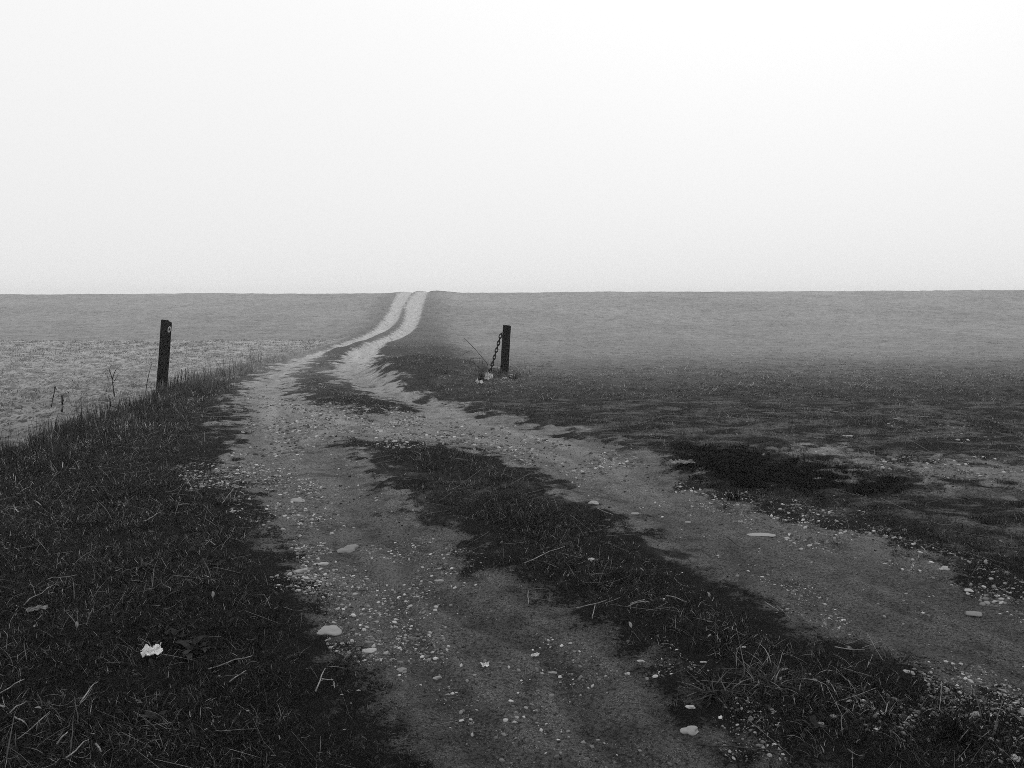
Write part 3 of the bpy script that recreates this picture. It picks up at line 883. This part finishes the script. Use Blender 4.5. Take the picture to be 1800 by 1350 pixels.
# notched post at the field verge
bL = gpt(283, 686)
tL = at_depth(293, 563, bL.y)
hL = (tL - bL).length
pL = empty('gate_post', bL, 'dark leaning timber post with chipped top and pale iron eye at the field verge', 'post')
leanL = math.atan2(tL.x - bL.x, tL.z - bL.z)
pL.rotation_euler = (0, leanL, 0)
tim = link('timber', post_mesh('timber', .160, .150, hL, 3, (.02, 0), (.035, .035)), pL)
tim.rotation_euler = (0, 0, .36)
# pale eye bolt hanging from the right edge
bm = bmesh.new()
def torus(bm, R, r, m, n=20, k=7, sx=1.0):
    vs = []
    for i in range(n):
        a = 2 * math.pi * i / n
        for j in range(k):
            b = 2 * math.pi * j / k
            vs.append(bm.verts.new(m @ Vector(((R + r * math.cos(b)) * math.cos(a), (R + r * math.cos(b)) * math.sin(a) * sx, r * math.sin(b)))))
    for i in range(n):
        for j in range(k):
            bm.faces.new((vs[i * k + j], vs[((i + 1) % n) * k + j], vs[((i + 1) % n) * k + (j + 1) % k], vs[i * k + (j + 1) % k]))
torus(bm, .017, .008, Matrix.Translation((.088, -.085, hL - .135)) @ Matrix.Rotation(math.radians(78), 4, 'X') @ Matrix.Rotation(.3, 4, 'Y'), sx=2.1)
me = bpy.data.meshes.new('eye_bolt'); bm.to_mesh(me); bm.free(); me.materials.append(M_zinc)
me.polygons.foreach_set('use_smooth', [True] * len(me.polygons))
link('iron_eye', me, pL)['label'] = 'pale iron eye hanging on the post edge'
# peeled strip of bare wood low down
V = [(.032, -.094, .02), (.062, -.09, .02), (.06, -.091, .12), (.054, -.092, .22), (.045, -.0935, .25), (.036, -.0945, .15)]
V2 = [(a, b + .012, c) for a, b, c in V]
nF = len(V)
F = [tuple(range(nF))] + [tuple(nF + k for k in range(nF))[::-1]] + [(k, nF + k, nF + (k + 1) % nF, (k + 1) % nF) for k in range(nF)]
link('splinter', lin_mesh('splinter', V, F, M_woodpale, False) if False else lin_mesh('splinter', V + V2, F, M_woodpale, False), pL)['label'] = 'bare grey split in the wood near the foot'

# chained post
bR = gpt(886, 664)
tR = at_depth(891, 572, bR.y)
hR = (tR - bR).length
pR = empty('gate_post', bR, 'dark square timber post with a rusty chain hanging down its side', 'post')
pR.rotation_euler = (0, math.atan2(tR.x - bR.x, tR.z - bR.z), 0)
t2 = link('timber', post_mesh('timber', .148, .148, hR, 8, (-.06, .02)), pR)
t2.rotation_euler = (0, 0, .06)
bm = bmesh.new()
torus(bm, .02, .006, Matrix.Translation((-.078, -.03, hR - .17)) @ Matrix.Rotation(math.radians(90), 4, 'X'), sx=1.3)
me = bpy.data.meshes.new('staple'); bm.to_mesh(me); bm.free(); me.materials.append(M_iron)
link('staple', me, pR)

# chain: oval links, each turned a quarter against the next
cA = at_depth(880.5, 588, bR.y - .03); cB = at_depth(857.5, 667, bR.y - .16)
chain = empty('chain', cB, 'rusty link chain hanging from the square post down to the ground', 'chain')
bm = bmesh.new()
torus(bm, .024, .0098, Matrix.Identity(4), 18, 7, 1.75)
lk = bpy.data.meshes.new('link'); bm.to_mesh(lk); bm.free(); lk.materials.append(M_iron)
lk.polygons.foreach_set('use_smooth', [True] * len(lk.polygons))
path = []
for i in range(200):
    t = i / 199
    p = cA.lerp(cB, t)
    p.z -= .05 * math.sin(math.pi * t); p.x += -.012 * math.sin(math.pi * t)
    path.append(p)
tail = [path[-1] + Vector((-.02 - .10 * t, -.05 * math.sin(t * 4), -.03 * min(1, t * 3))) for t in np.linspace(0.05, 1.6, 40)]
path += tail
pitch_, acc, li = .066, 0.0, 0
prev = path[0]
spots = [path[0]]
for p in path[1:]:
    acc += (p - prev).length; prev = p
    if acc >= pitch_:
        spots.append(p); acc = 0
for i in range(len(spots) - 1):
    a, b = spots[i], spots[i + 1]
    d = (b - a).normalized()
    o = link('link', lk, chain)
    q = d.to_track_quat('Y', 'Z')
    q = q @ Matrix.Rotation(math.radians(0 if i % 2 else 90) + random.uniform(-.2, .2) + .35, 3, 'Y').to_quaternion()
    o.rotation_mode = 'QUATERNION'; o.rotation_quaternion = q
    o.location = (a + b) / 2 - cB

# ------------------------------------------------------------------ rubbish and rubble
def crumple(name, sx_, sy_, sz_, seed, mat, n=14):
    """a torn sheet crushed into folds, with a thin edge"""
    r = random.Random(seed)
    V, F = [], []
    for i in range(n + 1):
        for j in range(n + 1):
            u, v = i / n - .5, j / n - .5
            e = 1 + .35 * mnoise.noise(Vector((math.atan2(u, v) * 1.5, seed, 0)))
            q = Vector((u * 5, v * 5, seed * 1.3))
            h = abs(mnoise.noise(q)) * 1.1 + abs(mnoise.noise(q * 2.3)) * .5
            fx = mnoise.noise(q + Vector((9, 0, 0))) * .18; fy = mnoise.noise(q + Vector((0, 9, 0))) * .18
            V.append(((u * e + fx) * sx_, (v * e + fy) * sy_, h * sz_))
    for i in range(n):
        for j in range(n):
            a = i * (n + 1) + j
            F.append((a, a + n + 1, a + n + 2, a + 1))
    me = lin_mesh(name, V, F, mat, False)
    return me
def put(name, me, px, py, lab, cat, rz=0, dz=0.0, group=None, tilt=0.0):
    p = gpt(px, py)
    o = link(name, me); o.location = (p.x, p.y, p.z + dz); o.rotation_euler = (tilt, 0, rz)
    sol = o.modifiers.new('thickness', 'SOLIDIFY'); sol.thickness = .002
    return tag(o, lab, cat, group)
put('paper_scrap', crumple('paper', .075, .05, .035, 4, M_paper), 268, 1156, 'crumpled white paper scrap in the dark verge by a broad-leaved weed', 'paper', .5, .02, tilt=.25)
put('plastic_sheet', crumple('sheet', .17, .14, .13, 9, M_plastic), 856, 673, 'torn white plastic sheeting bunched up at the foot of the chained post', 'plastic sheet', .3, .02, tilt=.5)
put('plastic_scrap', crumple('scrap', .12, .07, .07, 14, M_plastic), 842, 680, 'small loose strip of white plastic beside the bunched sheeting', 'plastic scrap', .6, .01, tilt=.4)
put('paper_flake', crumple('flake', .03, .018, .012, 6, M_paper), 853, 1155, 'small curled white flake on the bare soil of the rut', 'flake', .4, .006, tilt=.4)
put('paper_flake', crumple('flake', .036, .012, .010, 7, M_paper), 940, 1141, 'narrow white flake on bare soil near the curled one', 'flake', .5, .006, tilt=.4)
put('straw_flake', crumple('flake', .08, .03, .02, 12, M_straw), 66, 1081, 'pale dry leaf flake lying in the dark verge below a thin straw', 'leaf', .6, .02, tilt=.2)
put('bark_flake', crumple('flake', .2, .08, .03, 15, M_straw), 1200, 819, 'pale flat flake at the edge of the black scorched patch', 'flake', .1, .015, tilt=.1)

for i, (px, py, w, lab) in enumerate([(872, 661, .22, 'pale broken concrete lump between chain and post'),
                                      (898, 667, .15, 'pale concrete lump on the side of the post away from the chain'),
                                      (888, 671, .10, 'small concrete crumb before the chained post'),
                                      (897, 660, .09, 'little concrete crumb tucked behind the post corner')]):
    p = gpt(px, py)
    o = link('concrete_lump', stone_mesh('lump', 70 + i, 3, M_conc, .6, .5))
    o.scale = (w, w * .9, w * .7); o.location = (p.x, p.y, p.z + w * .28); o.rotation_euler = (0, .2, i)
    tag(o, lab, 'concrete')

# ------------------------------------------------------------------ weeds
def weed(name, base_px, stems, lab, rad=.004, mat=M_stalk, cat='weed', group=None):
    b = gpt(*base_px)
    root = empty(name, b, lab, cat, group)
    for k, (nm, pts, r) in enumerate(stems):
        P = []
        for j, (px, py) in enumerate(pts):
            q = at_depth(px, py, b.y + .05 * math.sin(j * 1.7 + k)) - b
            P.append(q)
        if len(P) == 2: P.insert(1, (P[0] + P[1]) / 2 + Vector((.004, 0, .002)))
        link(nm, tube(nm, P, r * 1.45, r * .8, mat, 5), root)
    return root
weed('dead_weed', (858, 664), [  # beside the chain
    ('stem', [(858, 667), (858.5, 655), (858, 644), (855, 637), (848, 629), (837, 616), (826, 604), (820, 598), (816, 594)], .0052),
    ('branch', [(848, 629.5), (838, 629.5), (828, 629.3), (825.5, 637), (825, 640)], .0042),
    ('branch', [(849, 631), (847.5, 640)], .0038),
    ('stem', [(852, 662), (845, 651), (838, 642), (829, 635)], .005),
    ('stem', [(856, 660), (854, 648), (851, 640)], .0035),
    ('leaf', [(831, 619), (823, 618.5), (817, 621), (813, 625)], .0035)],
    'dead bent weed with thin branching stalks beside the chain')
weed('dead_weed', (201, 697), [
    ('stem', [(201, 697), (199, 680), (196.5, 664)], .007), ('branch', [(196.5, 664), (193.5, 654), (191.5, 647)], .005),
    ('branch', [(197, 668), (201, 655), (205, 648)], .005), ('branch', [(198, 674), (205, 664), (208, 656)], .0035), ('branch', [(194, 656), (189, 651)], .0035)],
    'forked dead weed standing against the stubble field')
weed('dead_weed', (256, 686), [('stem', [(256, 690), (259, 670), (263, 652), (266.5, 640)], .0045)], 'single thin dead stalk just beside the notched post')
weed('dead_weed', (109, 722), [('stem', [(109, 724), (109.5, 708), (109, 695)], .010), ('branch', [(109, 709), (112, 702)], .005)], 'short stout dark stalk at the edge of the stubble field')
weed('dead_weed', (91, 712), [('stem', [(90, 716), (93, 700), (98, 679)], .006), ('branch', [(93, 700), (96, 688), (96, 680)], .005)], 'leaning paired stalks behind the short stout stalk')
weed('dead_weed', (194, 722), [('stem', [(193, 728), (194, 712), (193, 700)], .008)], 'short dark stalk below the forked weed')
for i, (x_, t_) in enumerate([(301, 664), (308, 654), (313, 650), (319, 649), (326, 648), (331, 654)]):
    weed('dead_weed', (x_ - 2, 684), [('stem', [(x_ - 3, 686), (x_ - 1, 672), (x_, t_)], .0055), ('branch', [(x_ - 1, 670), (x_ + 2, t_ + 5)], .004)],
         'short dead stalk in the row of stalks on the road side of the notched post', group='stalks beside the notched post')
weed('dead_weed', (897, 668), [('stem', [(895, 668), (896.5, 650), (896.5, 622)], .0032)], 'thin upright stalk close against the chained post')

def leaf_mesh(name, L, Wd, seed, mat):
    r = random.Random(seed)
    V, F = [], []
    n = 7
    for i in range(n + 1):
        t = i / n
        w = Wd * math.sin(math.pi * min(1, t * .93 + .07)) ** .8 * .5
        zc = L * (.28 * t - .34 * t * t)
        for k in (-1, 0, 1):
            V.append((L * t, k * w + .006 * math.sin(t * 6 + seed), zc + (abs(k) * w * .35) + .004 * r.uniform(-1, 1)))
    for i in range(n):
        for k in range(2):
            a = i * 3 + k
            F.append((a, a + 1, a + 4, a + 3))
    return lin_mesh(name, V, F, mat)
def rosette(px, py, nl, L0, L1, lab, seed):
    p = gpt(px, py)
    root = empty('broadleaf_weed', p, lab, 'weed')
    r = random.Random(seed)
    for i in range(nl):
        L = r.uniform(L0, L1)
        o = link('leaf', leaf_mesh('leaf', L, L * r.uniform(.28, .42), seed * 20 + i, M_leaf), root)
        o.rotation_euler = (r.uniform(-.3, .3), r.uniform(-.65, -.1), i * 2.4 + r.uniform(-.4, .4))
        o.location = (r.uniform(-.03, .03), r.uniform(-.03, .03), .012)
rosette(345, 1140, 13, .06, .13, 'broad-leaved weed spreading beside the white paper scrap', 1)
rosette(300, 1128, 8, .05, .09, 'smaller broad-leaved weed touching the white paper scrap', 2)
rosette(262, 1262, 5, .05, .08, 'few-leaved seedling low in the dark verge below the paper', 3)
rosette(372, 1000, 8, .05, .09, 'flattened leafy weed near the gravel spill on the verge', 4)
rosette(255, 1005, 8, .05, .09, 'withered leafy weed high on the dark verge', 5)
rosette(1420, 1292, 5, .04, .07, 'small leafy weed in the stony end of the middle strip', 6)

def tuft(px, py, n, L0, L1, lean, lab, seed, tones):
    p = gpt(px, py)
    root = empty('coarse_tuft', p, lab, 'grass tuft')
    me = blade_clump('blades', n, .05, L0, L1, lean[0], lean[1], .0055, tones, seed, 4, .92 if lean[1] > 1.1 else .5)
    attr(me, 'unused', [0.0] * len(me.vertices))
    o = link('blades', me, root); o['itone'] = 1.0
    me = blade_clump('dry_blades', max(6, n // 14), .05, L0, L1 * .8, lean[0], lean[1], .006, t_straw, seed + 50, 4, .92)
    o = link('dry_blades', me, root); o['itone'] = .7
def t_tuft(r): return r.uniform(.01, .04) if r.uniform() < .85 else r.uniform(.06, .14)
tuft(1262, 1215, 170, .08, .20, (1.15, 1.62), 'coarse flattened grass tuft splayed over bare soil above the pale pitted pebble', 301, t_tuft)
tuft(1350, 1205, 120, .07, .16, (1.05, 1.6), 'coarse tuft with pale dead blades beside the splayed tuft', 302, t_tuft)
tuft(1575, 1158, 140, .08, .18, (1.15, 1.62), 'dark flattened tuft at the tip of the dense gravel heap', 303, t_tuft)
tuft(1690, 1300, 150, .06, .13, (.3, 1.2), 'dark bushy tuft at the foot of the gravel heap', 304, t_dark)
tuft(1290, 935 - 60, 60, .06, .12, (.3, 1.0), 'short dark tuft at the edge of the black scorched patch', 305, t_dark)
tuft(400, 888, 90, .06, .14, (.3, 1.2), 'dark tuft under the stout propped straw by the gravel spill', 306, t_tuft)
tuft(600, 1165, 60, .06, .13, (.8, 1.5), 'thin flattened tuft above the crossed straws', 307, t_tuft)

tuft(846, 674, 90, .12, .34, (.3, 1.0), 'dry wispy grass clump growing round the bunched plastic sheeting', 308, t_mid)
tuft(906, 668, 45, .08, .20, (.3, 1.0), 'dry grass clump on the side of the chained post away from the chain', 309, t_mid)
tuft(272, 692, 50, .10, .24, (.3, 1.0), 'rank grass clump round the foot of the notched post', 310, t_mid)
